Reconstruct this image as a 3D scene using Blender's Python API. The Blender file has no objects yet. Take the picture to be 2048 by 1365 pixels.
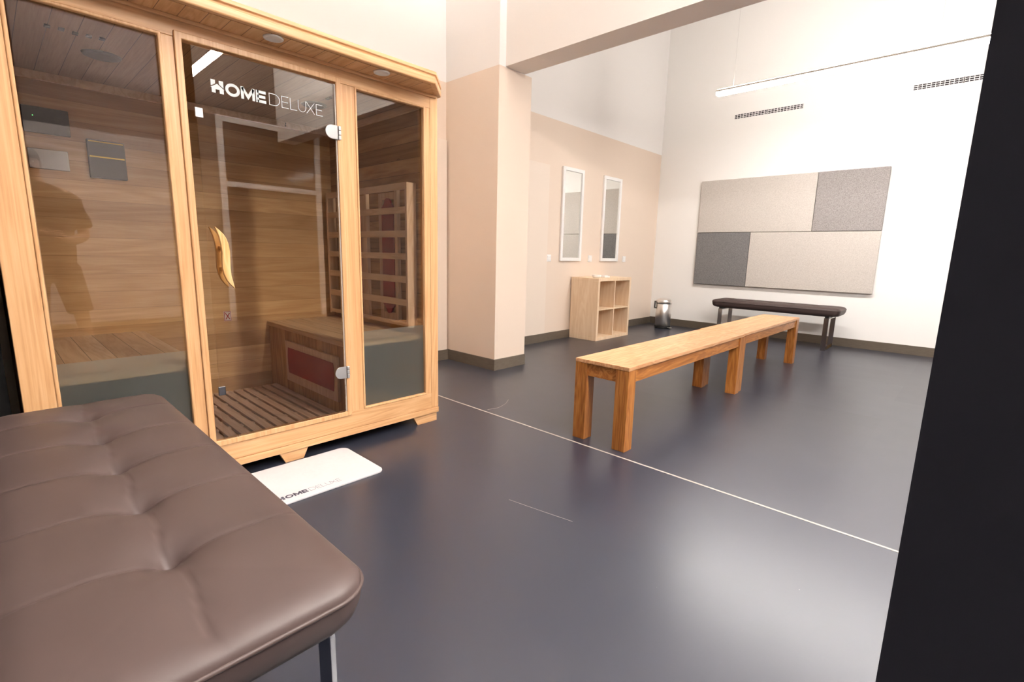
import bpy, bmesh, math, random
from mathutils import Matrix, Vector
random.seed(7)
PI = math.pi
SC = bpy.context.scene
COL = SC.collection

# ------------------------------------------------------------------ camera
FPX = 982.37
CAM = (0.0, 0.0, 1.047)
RIGHT = Vector((0.7256773, 0.6876505, 0.0230060))
DOWN = Vector((0.1377520, -0.1124469, -0.9840630))
FWD = Vector((-0.6741045, 0.7172814, -0.1763254))
cd = bpy.data.cameras.new('camera'); cam = bpy.data.objects.new('camera', cd); COL.objects.link(cam)
cd.sensor_width = 36.0; cd.lens = FPX / 2048 * 36.0; cd.clip_start = 0.02; cd.clip_end = 60
m = Matrix((RIGHT, -DOWN, -FWD)).transposed().to_4x4(); m.translation = Vector(CAM)
cam.matrix_world = m
SC.camera = cam

# ------------------------------------------------------------------ world, exposure
w = bpy.data.worlds.new('world'); SC.world = w; w.use_nodes = True
w.node_tree.nodes['Background'].inputs[0].default_value = (1, .96, .93, 1)
w.node_tree.nodes['Background'].inputs[1].default_value = 0.3
SC.view_settings.view_transform = 'Standard'; SC.view_settings.look = 'None'
SC.view_settings.gamma = 1; SC.view_settings.use_curve_mapping = False
SC.view_settings.exposure = 0.50
LAMP1 = 84.0     # emission strength of the pendant lamp over the far part of the room
LAMP2 = 200.0     # emission strength of the pendant lamp over the near part
LAMP_UP1 = 35.0   # unseen upward strips added to both lamps to brighten the upper walls
LAMP_UP2 = 1350.0
LAMP_COLOR = (1.0, 0.945, 0.90, 1)

# ------------------------------------------------------------------ materials
def srgb(r, g, b):
    f = lambda c: (c / 255) / 12.92 if c / 255 <= .04045 else ((c / 255 + .055) / 1.055) ** 2.4
    return (f(r), f(g), f(b), 1)

class NT:
    def __init__(s, name):
        s.m = bpy.data.materials.new(name); s.m.use_nodes = True
        s.t = s.m.node_tree; s.n = s.t.nodes
        s.b = s.n['Principled BSDF']; s.out = s.n['Material Output']
    def node(s, typ, **kw):
        nd = s.n.new(typ)
        for k, v in kw.items():
            if k.startswith('i_'):
                key = k[2:]; key = int(key) if key.isdigit() else key.replace('_', ' ')
                nd.inputs[key].default_value = v
            else: setattr(nd, k, v)
        return nd
    def link(s, a, b): s.t.links.new(a, b)
    def math(s, op, a, b=None):
        nd = s.node('ShaderNodeMath', operation=op)
        for i, v in enumerate((a, b)):
            if v is None: continue
            if isinstance(v, (int, float)): nd.inputs[i].default_value = v
            else: s.link(v, nd.inputs[i])
        return nd.outputs[0]
    def ramp(s, fac, stops):
        r = s.node('ShaderNodeValToRGB'); e = r.color_ramp.elements
        while len(e) < len(stops): e.new(0.5)
        for el, (p, c) in zip(e, stops): el.position = p; el.color = c
        s.link(fac, r.inputs[0]); return r.outputs[0]
    def mix(s, fac, a, b, mode='MIX'):
        nd = s.node('ShaderNodeMix', data_type='RGBA', blend_type=mode)
        for i, v in ((0, fac), (6, a), (7, b)):
            if isinstance(v, (int, float, tuple)): nd.inputs[i].default_value = v
            else: s.link(v, nd.inputs[i])
        return nd.outputs[2]
    def obj(s): return s.node('ShaderNodeTexCoord').outputs['Object']
    def geo(s): return s.node('ShaderNodeNewGeometry').outputs['Position']
    def mapped(s, vec, scale=(1, 1, 1), loc=(0, 0, 0)):
        nd = s.node('ShaderNodeMapping'); nd.inputs['Scale'].default_value = scale; nd.inputs['Location'].default_value = loc
        s.link(vec, nd.inputs['Vector']); return nd.outputs[0]
    def noise(s, vec, scale=5, detail=4, rough=.55, dist=0):
        nd = s.node('ShaderNodeTexNoise'); nd.inputs['Scale'].default_value = scale; nd.inputs['Detail'].default_value = detail
        nd.inputs['Roughness'].default_value = rough; nd.inputs['Distortion'].default_value = dist
        s.link(vec, nd.inputs['Vector']); return nd.outputs[0]
    def bump(s, h, strength=.2, dist=.01):
        nd = s.node('ShaderNodeBump'); nd.inputs['Strength'].default_value = strength; nd.inputs['Distance'].default_value = dist
        s.link(h, nd.inputs['Height']); s.link(nd.outputs[0], s.b.inputs['Normal'])
    def set(s, **kw):
        for k, v in kw.items():
            inp = s.b.inputs[k.replace('_', ' ')]
            if isinstance(v, (int, float, tuple)): inp.default_value = v
            else: s.link(v, inp)

def plain(name, color, rough=.5, metal=0.0, bump=0, bscale=60, **kw):
    t = NT(name); t.set(Roughness=rough, Metallic=metal)
    n = t.noise(t.obj(), bscale, 3)
    c2 = tuple(c * .9 for c in color[:3]) + (1,)
    t.set(Base_Color=t.mix(n, color, c2))
    if bump: t.bump(n, bump, .002)
    for k, v in kw.items(): t.set(**{k: v})
    return t.m

def paint(name, color, rough=.7):
    t = NT(name); n = t.noise(t.geo(), 220, 3)
    t.set(Base_Color=color, Roughness=rough, Specular_IOR_Level=.25); t.bump(n, .12, .001)
    return t.m

def two_tone(name, low, high, zsplit):
    t = NT(name); p = t.geo(); sep = t.node('ShaderNodeSeparateXYZ'); t.link(p, sep.inputs[0])
    f = t.math('GREATER_THAN', sep.outputs[2], zsplit)
    t.set(Base_Color=t.mix(f, low, high), Roughness=.7, Specular_IOR_Level=.25)
    t.bump(t.noise(p, 220, 3), .12, .001)
    return t.m

def wood(name, dark, mid, light, axis='z', rough=.45, plank=None, across='z', gap=.0012, knots=True, tint=.25, ring=9, groove_dark=.35, stretch=.12, rw=.42):
    """grain runs along axis; plank = board width repeated along the across axis"""
    t = NT(name); p = t.geo(); ax = 'xyz'.index(axis)
    sep = t.node('ShaderNodeSeparateXYZ'); t.link(p, sep.inputs[0])
    vec = p; rnd = None; line = None
    if plank:
        ac = 'xyz'.index(across)
        q = t.math('DIVIDE', sep.outputs[ac], plank); idx = t.math('FLOOR', q); fr = t.math('FRACT', q)
        wn = t.node('ShaderNodeTexWhiteNoise', noise_dimensions='1D'); t.link(idx, wn.inputs['W']); rnd = wn.outputs[0]
        off = t.math('MULTIPLY', rnd, 37.0)
        comb = t.node('ShaderNodeCombineXYZ')
        for i in range(3): t.link(off, comb.inputs[i])
        add = t.node('ShaderNodeVectorMath', operation='ADD'); t.link(p, add.inputs[0]); t.link(comb.outputs[0], add.inputs[1]); vec = add.outputs[0]
        line = t.math('LESS_THAN', t.math('MINIMUM', fr, t.math('SUBTRACT', 1.0, fr)), gap / plank)
    sc = [ring] * 3; sc[ax] = ring * stretch
    big = t.noise(t.mapped(vec, tuple(sc)), 1.0, 3, .5, .6)
    rings = t.math('FRACT', t.math('MULTIPLY', big, 7.0))
    tri = t.math('ABSOLUTE', t.math('SUBTRACT', t.math('MULTIPLY', rings, 2.0), 1.0))
    sf = [160] * 3; sf[ax] = 5
    fine = t.noise(t.mapped(vec, tuple(sf)), 1.0, 3, .6)
    f = t.math('ADD', t.math('MULTIPLY', tri, rw), t.math('MULTIPLY', fine, 1 - rw))
    col = t.ramp(f, [(.15, dark), (.5, mid), (.85, light)])
    if rnd is not None:
        k = t.ramp(rnd, [(0, (1 - tint, 1 - tint * 1.15, 1 - tint * 1.3, 1)), (1, (1, 1, 1, 1))])
        col = t.mix(1.0, col, k, 'MULTIPLY')
    if knots:
        vo = t.node('ShaderNodeTexVoronoi'); sk = [2.6] * 3; sk[ax] = 1.1
        t.link(t.mapped(vec, tuple(sk)), vo.inputs['Vector']); vo.inputs['Scale'].default_value = 1.5
        kn = t.math('LESS_THAN', vo.outputs[0], .035)
        col = t.mix(t.math('MULTIPLY', kn, .55), col, tuple(c * .25 for c in dark[:3]) + (1,))
    if line is not None:
        col = t.mix(line, col, tuple(c * groove_dark for c in dark[:3]) + (1,))
        h = t.math('SUBTRACT', t.math('MULTIPLY', fine, .15), line); t.bump(h, .5, .002)
    else: t.bump(fine, .15, .001)
    t.set(Base_Color=col, Roughness=rough, Specular_IOR_Level=.4)
    return t.m

MT = {}
MT['white_wall'] = paint('white_wall_paint', (.87, .85, .82, 1))
MT['beige_white'] = two_tone('beige_and_white_paint', (.79, .66, .55, 1), (.90, .875, .85, 1), 2.552)
MT['side_two_tone'] = two_tone('light_below_dark_above_paint', (.62, .57, .56, 1), (.16, .14, .14, 1), 2.35)
MT['beige_door'] = paint('beige_door_paint', (.81, .70, .60, 1), .5)
MT['dark_wall'] = paint('black_partition_paint', (.036, .037, .052, 1), .75)
MT['unlit_black'] = paint('unlit_corner_black', (.004, .0035, .0035, 1), .8)  # darkness of the unlit corner put into the colour
MT['grey_wall'] = paint('grey_violet_paint', (.24, .21, .20, 1), .8)
MT['brown_wall'] = paint('dark_room_end_paint', (.10, .085, .075, 1), .8)
MT['beam_soffit'] = paint('white_beam_paint', (.84, .80, .76, 1))
# sauna woods: honey coloured hemlock
D_, M_, L_ = (.56, .29, .12, 1), (.68, .39, .185, 1), (.76, .48, .25, 1)
MT['frame_v'] = wood('hemlock_upright', D_, M_, L_, 'z', .38, knots=True, stretch=.045, rw=.33, ring=13)
MT['frame_h'] = wood('hemlock_rail', D_, M_, L_, 'y', .38, knots=False, stretch=.06, rw=.36, ring=12)
MT['soffit'] = wood('hemlock_soffit_boards', D_, M_, L_, 'x', .5, plank=.075, across='y', knots=False, tint=.12)
Di, Mi, Li = (.46, .26, .11, 1), (.62, .39, .19, 1), (.74, .50, .27, 1)
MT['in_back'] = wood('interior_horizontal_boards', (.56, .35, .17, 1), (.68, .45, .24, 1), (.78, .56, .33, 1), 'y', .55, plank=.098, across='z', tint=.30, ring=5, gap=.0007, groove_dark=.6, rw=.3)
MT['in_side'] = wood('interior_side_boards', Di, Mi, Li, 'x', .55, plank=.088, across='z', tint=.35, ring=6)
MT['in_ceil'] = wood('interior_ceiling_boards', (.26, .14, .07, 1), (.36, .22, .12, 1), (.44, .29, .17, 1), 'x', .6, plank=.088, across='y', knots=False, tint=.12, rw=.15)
MT['in_bench_front'] = wood('bench_front_boards', Di, Mi, Li, 'z', .55, plank=.088, across='x', tint=.2)
MT['in_bench'] = wood('bench_top_wood', (.68, .47, .28, 1), (.78, .58, .38, 1), (.86, .68, .48, 1), 'x', .5, plank=.088, across='y', tint=.1)
MT['in_slat'] = wood('backrest_slat_wood', (.66, .46, .31, 1), (.76, .57, .42, 1), (.84, .67, .52, 1), 'x', .5, knots=False)
MT['in_post'] = wood('backrest_post_wood', (.66, .46, .31, 1), (.76, .57, .42, 1), (.84, .67, .52, 1), 'z', .5, knots=False)
MT['grate'] = wood('duckboard_wood', (.52, .37, .29, 1), (.64, .48, .38, 1), (.72, .56, .46, 1), 'x', .6, knots=False)
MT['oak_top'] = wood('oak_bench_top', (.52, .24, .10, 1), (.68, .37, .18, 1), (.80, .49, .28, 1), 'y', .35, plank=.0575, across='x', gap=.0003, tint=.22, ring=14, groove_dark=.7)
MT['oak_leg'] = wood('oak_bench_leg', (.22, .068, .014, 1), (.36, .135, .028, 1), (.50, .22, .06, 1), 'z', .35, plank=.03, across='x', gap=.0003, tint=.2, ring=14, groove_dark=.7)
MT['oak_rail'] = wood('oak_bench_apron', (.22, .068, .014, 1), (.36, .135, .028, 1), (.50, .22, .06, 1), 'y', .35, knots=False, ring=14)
MT['birch'] = wood('pale_birch_veneer', (.76, .54, .34, 1), (.83, .62, .42, 1), (.88, .69, .50, 1), 'z', .45, knots=False, ring=7)
MT['handle'] = wood('door_handle_wood', (.62, .32, .11, 1), (.78, .46, .18, 1), (.9, .6, .3, 1), 'z', .35, knots=False)
MT['red'] = plain('red_heater_glass', (.36, .003, .006, 1), .3)
MT['chrome'] = plain('chrome', (.46, .46, .47, 1), .08, 1.0)
MT['satin'] = plain('satin_metal', (.20, .20, .22, 1), .32, 1.0)
MT['hinge'] = plain('matt_nickel', (.50, .49, .49, 1), .4, .5)
MT['black'] = plain('black_plastic', (.012, .012, .012, 1), .4)
MT['speaker'] = plain('dark_speaker_cloth', (.008, .01, .014, 1), .7)
MT['panelblue'] = plain('dark_control_panel', (.008, .011, .02, 1), .35)
MT['rack'] = plain('slate_rack_fabric', (.02, .022, .026, 1), .6)
MT['gold'] = plain('brass_strip', (.55, .38, .05, 1), .4, .5)
MT['white'] = plain('white_lacquer', (.93, .91, .89, 1), .4)
MT['white_matt'] = plain('white_board', (.70, .68, .70, 1), .5)
MT['print'] = plain('white_lettering', (.66, .70, .69, 1), .5)
MT['ink'] = plain('dark_lettering', (.03, .03, .06, 1), .5)
MT['ink_thin'] = plain('grey_lettering', (.16, .15, .19, 1), .5)
MT['signred'] = plain('red_sign_ink', (.4, .03, .04, 1), .5)
MT['wire'] = plain('grey_wire', (.6, .58, .56, 1), .5)
MT['dark'] = plain('dark_void', (.02, .018, .016, 1), .8)
MT['vent_dark'] = plain('vent_void', (.03, .025, .03, 1), .8)
MT['seam'] = plain('pale_floor_joint', (.42, .38, .34, 1), .5)
MT['edge'] = plain('door_edge_seal', (.42, .36, .31, 1), .4)
MT['foam'] = plain('frosted_lens', (.85, .80, .74, 1), .5)
MT['housing'] = plain('lamp_housing', (.82, .76, .72, 1), .5)

t = NT('baseboard_bronze'); n = t.noise(t.mapped(t.geo(), (3, 3, 30)), 6, 3)
t.set(Base_Color=t.mix(n, (.12, .095, .07, 1), (.21, .175, .135, 1)), Roughness=.38, Metallic=.35); MT['base'] = t.m

def steel():
    t = NT('brushed_steel'); n = t.noise(t.mapped(t.obj(), (4, 4, 300)), 1, 2)
    t.set(Base_Color=(.82, .79, .76, 1), Metallic=1.0, Roughness=.36); t.bump(n, .04, .001); return t.m
MT['steel'] = steel()

def mirror():
    t = NT('mirror_glass'); n = t.noise(t.obj(), 2, 1)
    t.set(Base_Color=(.86, .88, .86, 1), Metallic=1.0, Roughness=t.math('MULTIPLY', n, .01)); return t.m
MT['mirror'] = mirror()

def fabric(name, c1, c2):
    t = NT(name); p = t.geo()
    n = t.noise(t.mapped(p, (1, 1, 1)), 150, 3, .8); n2 = t.noise(p, 60, 2)
    t.set(Base_Color=t.mix(t.ramp(n, [(.35, (0, 0, 0, 1)), (.65, (1, 1, 1, 1))]), c1, c2), Roughness=.95, Specular_IOR_Level=.1)
    t.bump(n, .4, .002); return t.m
MT['fab_light'] = fabric('light_grey_felt', (.46, .42, .38, 1), (.62, .575, .53, 1))
MT['fab_mid'] = fabric('mid_grey_felt', (.21, .19, .185, 1), (.40, .37, .36, 1))
MT['fab_dark'] = fabric('dark_grey_felt', (.125, .12, .12, 1), (.27, .26, .255, 1))

def leather():
    t = NT('taupe_leather'); p = t.geo()
    n = t.noise(p, 650, 4, .6); n2 = t.noise(p, 5, 2)
    t.set(Base_Color=t.mix(n2, (.052, .034, .031, 1), (.068, .046, .042, 1)), Roughness=.47, Specular_IOR_Level=.35)
    t.bump(n, .10, .0006); return t.m
MT['leather'] = leather()

def floor_mat():
    t = NT('dark_polished_floor'); p = t.geo()
    sep = t.node('ShaderNodeSeparateXYZ'); t.link(p, sep.inputs[0])
    n1 = t.noise(p, 1.3, 2, .5); n2 = t.noise(p, 6, 2, .5); n3 = t.noise(p, 240, 2, .5)
    cmb = t.node('ShaderNodeCombineXYZ')
    t.link(t.math('FLOOR', t.math('DIVIDE', t.math('ADD', sep.outputs[0], .35), .92)), cmb.inputs[0]); t.link(t.math('FLOOR', t.math('DIVIDE', t.math('SUBTRACT', sep.outputs[1], 2.18), .62)), cmb.inputs[1])
    wn = t.node('ShaderNodeTexWhiteNoise', noise_dimensions='3D'); t.link(cmb.outputs[0], wn.inputs['Vector'])
    far = t.math('GREATER_THAN', sep.outputs[1], 2.18); sheet = t.math('MULTIPLY', wn.outputs[0], far)
    col = t.mix(n1, (.018, .0205, .034, 1), (.023, .026, .040, 1))
    col = t.mix(t.math('MULTIPLY', sheet, .35), col, (.040, .040, .050, 1))
    # small pale flecks
    vo = t.node('ShaderNodeTexVoronoi'); t.link(p, vo.inputs['Vector']); vo.inputs['Scale'].default_value = 5.5
    fl = t.math('LESS_THAN', vo.outputs[0], .012)
    col = t.mix(t.math('MULTIPLY', fl, .35), col, (.3, .28, .27, 1))
    rg = t.math('ADD', t.math('MULTIPLY', n2, .03), t.math('ADD', t.math('MULTIPLY', sheet, .03), .286))
    t.set(Base_Color=col, Roughness=rg, Specular_IOR_Level=.80)
    
    return t.m
MT['floor'] = floor_mat()

def clear_glass(name, tint, ior=1.5):
    t = NT(name); t.n.remove(t.b)
    tr = t.node('ShaderNodeBsdfTransparent'); tr.inputs[0].default_value = tint
    gl = t.node('ShaderNodeBsdfGlossy'); gl.inputs['Roughness'].default_value = .0; gl.inputs[0].default_value = (1, 1, 1, 1)
    fr = t.node('ShaderNodeFresnel'); fr.inputs[0].default_value = ior
    nz = t.noise(t.obj(), 3, 1)
    mx = t.node('ShaderNodeMixShader'); t.link(fr.outputs[0], mx.inputs[0]); t.link(tr.outputs[0], mx.inputs[1]); t.link(gl.outputs[0], mx.inputs[2])
    t.link(mx.outputs[0], t.out.inputs[0]); return t.m
MT['glass'] = clear_glass('tinted_pane', (.975, .945, .89, 1))
MT['night'] = plain('dark_door_glass', (.02, .018, .02, 1), .1)

def frosted():
    t = NT('frosted_glass'); t.n.remove(t.b)
    rf = t.node('ShaderNodeBsdfRefraction'); rf.inputs['Roughness'].default_value = .35; rf.inputs['IOR'].default_value = 1.06
    rf.inputs[0].default_value = (1, 1, .98, 1)
    tl = t.node('ShaderNodeBsdfTranslucent'); tl.inputs[0].default_value = (.9, .9, .86, 1)
    df = t.node('ShaderNodeBsdfDiffuse'); df.inputs[0].default_value = (.50, .55, .54, 1)
    tr = t.node('ShaderNodeBsdfTransparent'); tr.inputs[0].default_value = (.9, .92, .9, 1)
    def mx(f, a, b):
        q = t.node('ShaderNodeMixShader'); q.inputs[0].default_value = f; t.link(a, q.inputs[1]); t.link(b, q.inputs[2]); return q.outputs[0]
    a = mx(.16, rf.outputs[0], tl.outputs[0]); a = mx(.11, a, df.outputs[0]); a = mx(.45, a, tr.outputs[0])
    t.link(a, t.out.inputs[0]); return t.m
MT['frost'] = frosted()

def emit(name, color, strength):
    t = NT(name); t.set(Base_Color=(.9, .9, .9, 1), Emission_Color=color, Emission_Strength=strength); return t.m
MT['lamp1'] = emit('lit_diffuser_far', LAMP_COLOR, LAMP1)
MT['lamp2'] = emit('lit_diffuser_near', LAMP_COLOR, LAMP2)
MT['lamp1_up'] = emit('added_uplight_far', LAMP_COLOR, LAMP_UP1)
MT['lamp2_up'] = emit('added_uplight_near', LAMP_COLOR, LAMP_UP2)
MT['led'] = emit('green_light', (.1, 1, .3, 1), 3)

# ------------------------------------------------------------------ mesh helpers
def BM(): return bmesh.new()
def box(bm, x0, x1, y0, y1, z0, z1):
    v = [bm.verts.new((x, y, z)) for x in (x0, x1) for y in (y0, y1) for z in (z0, z1)]
    for f in ((0, 1, 3, 2), (4, 6, 7, 5), (0, 4, 5, 1), (2, 3, 7, 6), (0, 2, 6, 4), (1, 5, 7, 3)):
        bm.faces.new([v[i] for i in f])
    return bm
def prism(bm, pts, fn, a, b):
    """extrude a 2D outline: fn(p, t) -> xyz for t = a and t = b"""
    lo = [bm.verts.new(fn(p, a)) for p in pts]; hi = [bm.verts.new(fn(p, b)) for p in pts]
    n = len(pts)
    bm.faces.new(lo[::-1]); bm.faces.new(hi)
    for i in range(n): bm.faces.new((lo[i], lo[(i + 1) % n], hi[(i + 1) % n], hi[i]))
    return bm
def lathe(bm, prof, c, seg=40):
    rings = []
    for r, z in prof:
        if r < 1e-6: rings.append([bm.verts.new((c[0], c[1], c[2] + z))])
        else: rings.append([bm.verts.new((c[0] + r * math.cos(2 * PI * i / seg), c[1] + r * math.sin(2 * PI * i / seg), c[2] + z)) for i in range(seg)])
    for a, b in zip(rings, rings[1:]):
        for i in range(seg):
            j = (i + 1) % seg
            if len(a) == 1: bm.faces.new((a[0], b[j], b[i]))
            elif len(b) == 1: bm.faces.new((a[i], a[j], b[0]))
            else: bm.faces.new((a[i], a[j], b[j], b[i]))
    return bm
def tube(bm, pts, r, seg=8, closed=False):
    pts = [Vector(p) for p in pts]; n = len(pts); rings = []
    for i, p in enumerate(pts):
        if closed: d = (pts[(i + 1) % n] - pts[i - 1])
        else: d = pts[min(i + 1, n - 1)] - pts[max(i - 1, 0)]
        d.normalize(); up = Vector((0, 0, 1)) if abs(d.z) < .9 else Vector((1, 0, 0))
        u = d.cross(up).normalized(); v = d.cross(u)
        rr = r[i] if isinstance(r, (list, tuple)) else r
        rings.append([bm.verts.new(p + (u * math.cos(2 * PI * k / seg) + v * math.sin(2 * PI * k / seg)) * rr) for k in range(seg)])
    pr = list(zip(rings, rings[1:])) + ([(rings[-1], rings[0])] if closed else [])
    for a, b in pr:
        for k in range(seg): bm.faces.new((a[k], a[(k + 1) % seg], b[(k + 1) % seg], b[k]))
    if not closed: bm.faces.new(rings[0][::-1]); bm.faces.new(rings[-1])
    return bm

def obj(name, bm, mat, parent=None, bevel=0, smooth=False, label=None, origin=None, seg=2):
    bmesh.ops.recalc_face_normals(bm, faces=bm.faces)
    org = Vector((0, 0, 0))
    if parent is not None:
        q = parent
        while q is not None: org += q.location; q = q.parent
    loc = Vector((0, 0, 0))
    if origin is not None: loc = Vector(origin) - org; 
    bmesh.ops.translate(bm, verts=bm.verts, vec=-(org + loc))
    me = bpy.data.meshes.new(name); bm.to_mesh(me); bm.free()
    me.materials.append(MT[mat] if isinstance(mat, str) else mat)
    if smooth:
        for p in me.polygons: p.use_smooth = True
    o = bpy.data.objects.new(name, me); COL.objects.link(o); o.location = loc
    if parent is not None: o.parent = parent
    if bevel:
        b = o.modifiers.new('bevel', 'BEVEL'); b.width = bevel; b.segments = seg; b.limit_method = 'ANGLE'; b.angle_limit = .6
        for p in me.polygons: p.use_smooth = True
        wn = o.modifiers.new('wn', 'WEIGHTED_NORMAL'); wn.keep_sharp = True
    if label: o['label'] = label
    return o
def thing(name, label, cat, loc, group=None):
    o = bpy.data.objects.new(name, None); COL.objects.link(o); o.location = loc; o.empty_display_size = .1
    o['label'] = label; o['category'] = cat
    if group: o['group'] = group
    return o
def tag(o, label, cat, group=None):
    o['label'] = label; o['category'] = cat
    if group: o['group'] = group
    return o
def struct(name, bm, mat, bevel=0, **kw):
    o = obj(name, bm, mat, None, bevel, **kw); o['kind'] = 'structure'; return o
def dup(o, loc=None, parent=None):
    c = o.copy(); COL.objects.link(c)
    if loc is not None: c.location = loc
    if parent is not None: c.parent = parent
    for ch in list(o.children): dup(ch, None, c)
    return c
def bx(*a): return box(BM(), *a)

# ------------------------------------------------------------------ room shell
WX, FY, CZ, RX, NY = -3.75, 7.197, 4.7, 3.0, -2.6
struct('floor', bx(WX - .2, RX + .2, NY - .2, FY + .2, -.1, 0), 'floor')
struct('ceiling', bx(WX - .2, RX + .2, NY - .2, FY + .2, CZ, CZ + .1), 'white_wall')
struct('wall_left', bx(WX - .15, WX, NY, FY, 0, CZ), 'beige_white')
struct('wall_back', bx(WX - .15, RX + .15, FY, FY + .15, 0, CZ), 'white_wall')
struct('wall_right', bx(RX, RX + .15, NY, 2.05, 0, CZ), 'side_two_tone')
struct('wall_door_side', bx(RX, RX + .15, 2.05, 4.20, 0, CZ), 'brown_wall')
struct('wall_far_right', bx(RX, RX + .15, 4.20, FY, 0, CZ), 'grey_wall')
struct('wall_front', bx(WX - .15, RX + .15, NY - .15, NY, 0, CZ), 'brown_wall')
# column and the beam it carries
struct('wall_column', bx(WX, -3.07, 3.04, 3.44, 0, CZ), 'beige_white')
struct('trim_1', bx(-3.07, RX, 3.115, 3.352, 2.557, CZ), 'beam_soffit')
# black partition close to the camera, at its right
struct('wall_partition', bx(-.0085, .40, .235, .27, 0, 3.2), 'dark_wall')
# black block in place of the unlit room corner beside the sauna
struct('wall_unlit_corner', bx(-3.6, -2.44, -.9, .0, 0, 2.4), 'unlit_black')
# floor joint
struct('trim_2', bx(WX, RX, 2.174, 2.186, -.004, .0008), 'seam')
# pale curved scratches in the floor
def scratch(bm, pts, wd=.0022):
    P = [Vector(p) for p in pts]
    for a, b in zip(P, P[1:]):
        d = (b - a).normalized(); n = Vector((-d.y, d.x)) * wd / 2
        prism(bm, [a - n, b - n, b + n, a + n], lambda q, t: (q[0], q[1], -.002 + .0026 * t), 0, 1)
bm = BM(); scratch(bm, [(-2.359, 2.487), (-2.31, 2.41), (-2.283, 2.33), (-2.277, 2.29), (-2.295, 2.216)]); struct('trim_4', bm, 'seam')
bm = BM(); scratch(bm, [(-1.342, 1.433), (-1.26, 1.447), (-1.17, 1.463), (-1.044, 1.487)], .0015); struct('trim_5', bm, 'seam')
# doors flush in the left wall (painted like it)
d = struct('door_1', bx(WX, WX + .012, 3.55, 4.545, .0, 2.05), 'beige_door')
d = struct('door_2', bx(WX, WX + .033, 2.1, 3.022, 0, 2.05), 'beige_door', .001)
# baseboards
bh, bt = .1, .012
struct('baseboard_left', bx(WX + .012, WX + .012 + bt, 3.44, 4.56, 0, bh), 'base', .001)
bm = BM(); box(bm, WX, WX + bt, 4.56, FY, 0, bh); struct('baseboard_far_left', bm, 'base', .001)
struct('baseboard_near_left', bx(WX + .033, WX + .033 + bt, 1.9, 3.04, 0, bh), 'base', .001)
bm = BM(); box(bm, WX, -3.07 + bt, 3.04 - bt, 3.04, 0, bh); box(bm, -3.07, -3.07 + bt, 3.04, 3.44, 0, bh); struct('baseboard_column', bm, 'base', .001)
struct('baseboard_back', bx(WX, RX, FY - bt, FY, 0, bh + .005), 'base', .001)
struct('baseboard_right', bx(RX - bt, RX, NY, 2.2, 0, bh), 'base', .001)
struct('baseboard_front', bx(WX, RX, NY, NY + bt, 0, bh), 'base', .001)
# dark glazed double door with a pale frame and a transom in the right wall (seen mirrored in the sauna glass)
bm = BM(); box(bm, RX - .02, RX, 2.30, 3.72, 0, 2.78); struct('door_3', bm, 'night')
bm = BM()
for y0, y1, z0, z1 in ((2.30, 2.38, 0, 2.78), (3.64, 3.72, 0, 2.78), (2.38, 3.64, 2.70, 2.78), (2.38, 3.64, 1.86, 1.93)):
    box(bm, RX - .06, RX - .02, y0, y1, z0, z1)
struct('trim_3', bm, 'white', .004)

# ------------------------------------------------------------------ pendant lamps
def pendant(x0, x1, y, z, mat, label, wires):
    t = thing('pendant_lamp', label, 'lamp', ((x0 + x1) / 2, y, z), 'long bar lamps hung from the ceiling on wires')
    bm = BM(); box(bm, x0, x1, y - .035, y + .035, z + .030, z + .052); obj('housing', bm, 'housing', t, .002)
    obj('diffuser', bx(x0, x1, y - .035, y + .035, z, z + .029), mat, t)
    obj('added_uplight', bx(x0 + .01, x1 - .01, y - .028, y + .028, z + .0525, z + .055), mat + '_up', t)  # glowing strip added on top, hidden from below, brightens the upper walls
    for wx in wires:
        bm = BM(); tube(bm, [(wx, y, z + .05), (wx, y, CZ)], .0012, 6); obj('wire', bm, 'wire', t)
    return t
pendant(-2.30, 1.6, 5.55, 2.745, 'lamp1', 'glowing white bar lamp hanging in front of the air vents on the far wall', (-2.14, -.51, 1.2))
pendant(.0, 2.32, 1.66, 2.78, 'lamp2', 'glowing white bar lamp seen only mirrored in the sauna door glass above the lettering', (.3, 1.2, 2.1))

# ------------------------------------------------------------------ lettering
def stroke(bm, pts, wd, fn, closed=False, caps=True):
    n = len(pts); P = [Vector(p) for p in pts]; L, R = [], []
    for i in range(n):
        if closed: a, b = P[i - 1], P[(i + 1) % n]
        else: a, b = P[max(i - 1, 0)], P[min(i + 1, n - 1)]
        d1 = (P[i] - a); d2 = (b - P[i])
        if d1.length < 1e-9: d1 = d2
        if d2.length < 1e-9: d2 = d1
        d1.normalize(); d2.normalize(); dd = (d1 + d2).normalized(); nrm = Vector((-dd.y, dd.x))
        c = max(.35, nrm.dot(Vector((-d1.y, d1.x)))); k = wd / 2 / c
        L.append(P[i] + nrm * k); R.append(P[i] - nrm * k)
    idx = list(range(n)) + ([0] if closed else [])
    for i, j in zip(idx, idx[1:]):
        prism(bm, [L[i], R[i], R[j], L[j]], fn, 0, 1)
def arc(cx, cy, rx, ry, a0, a1, n=18): return [(cx + rx * math.cos(math.radians(a0 + (a1 - a0) * i / n)), cy + ry * math.sin(math.radians(a0 + (a1 - a0) * i / n))) for i in range(n + 1)]
LETY = [(.6984, .7492), (.7524, .8077), (.8116, .867), (.8711, .9119), (.9245, .9709), (.9775, 1.0081), (1.0148, 1.0459), (1.0507, 1.0874), (1.0897, 1.1273), (1.1346, 1.1659)]
H0, H1 = 1.6595, 1.7085
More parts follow.
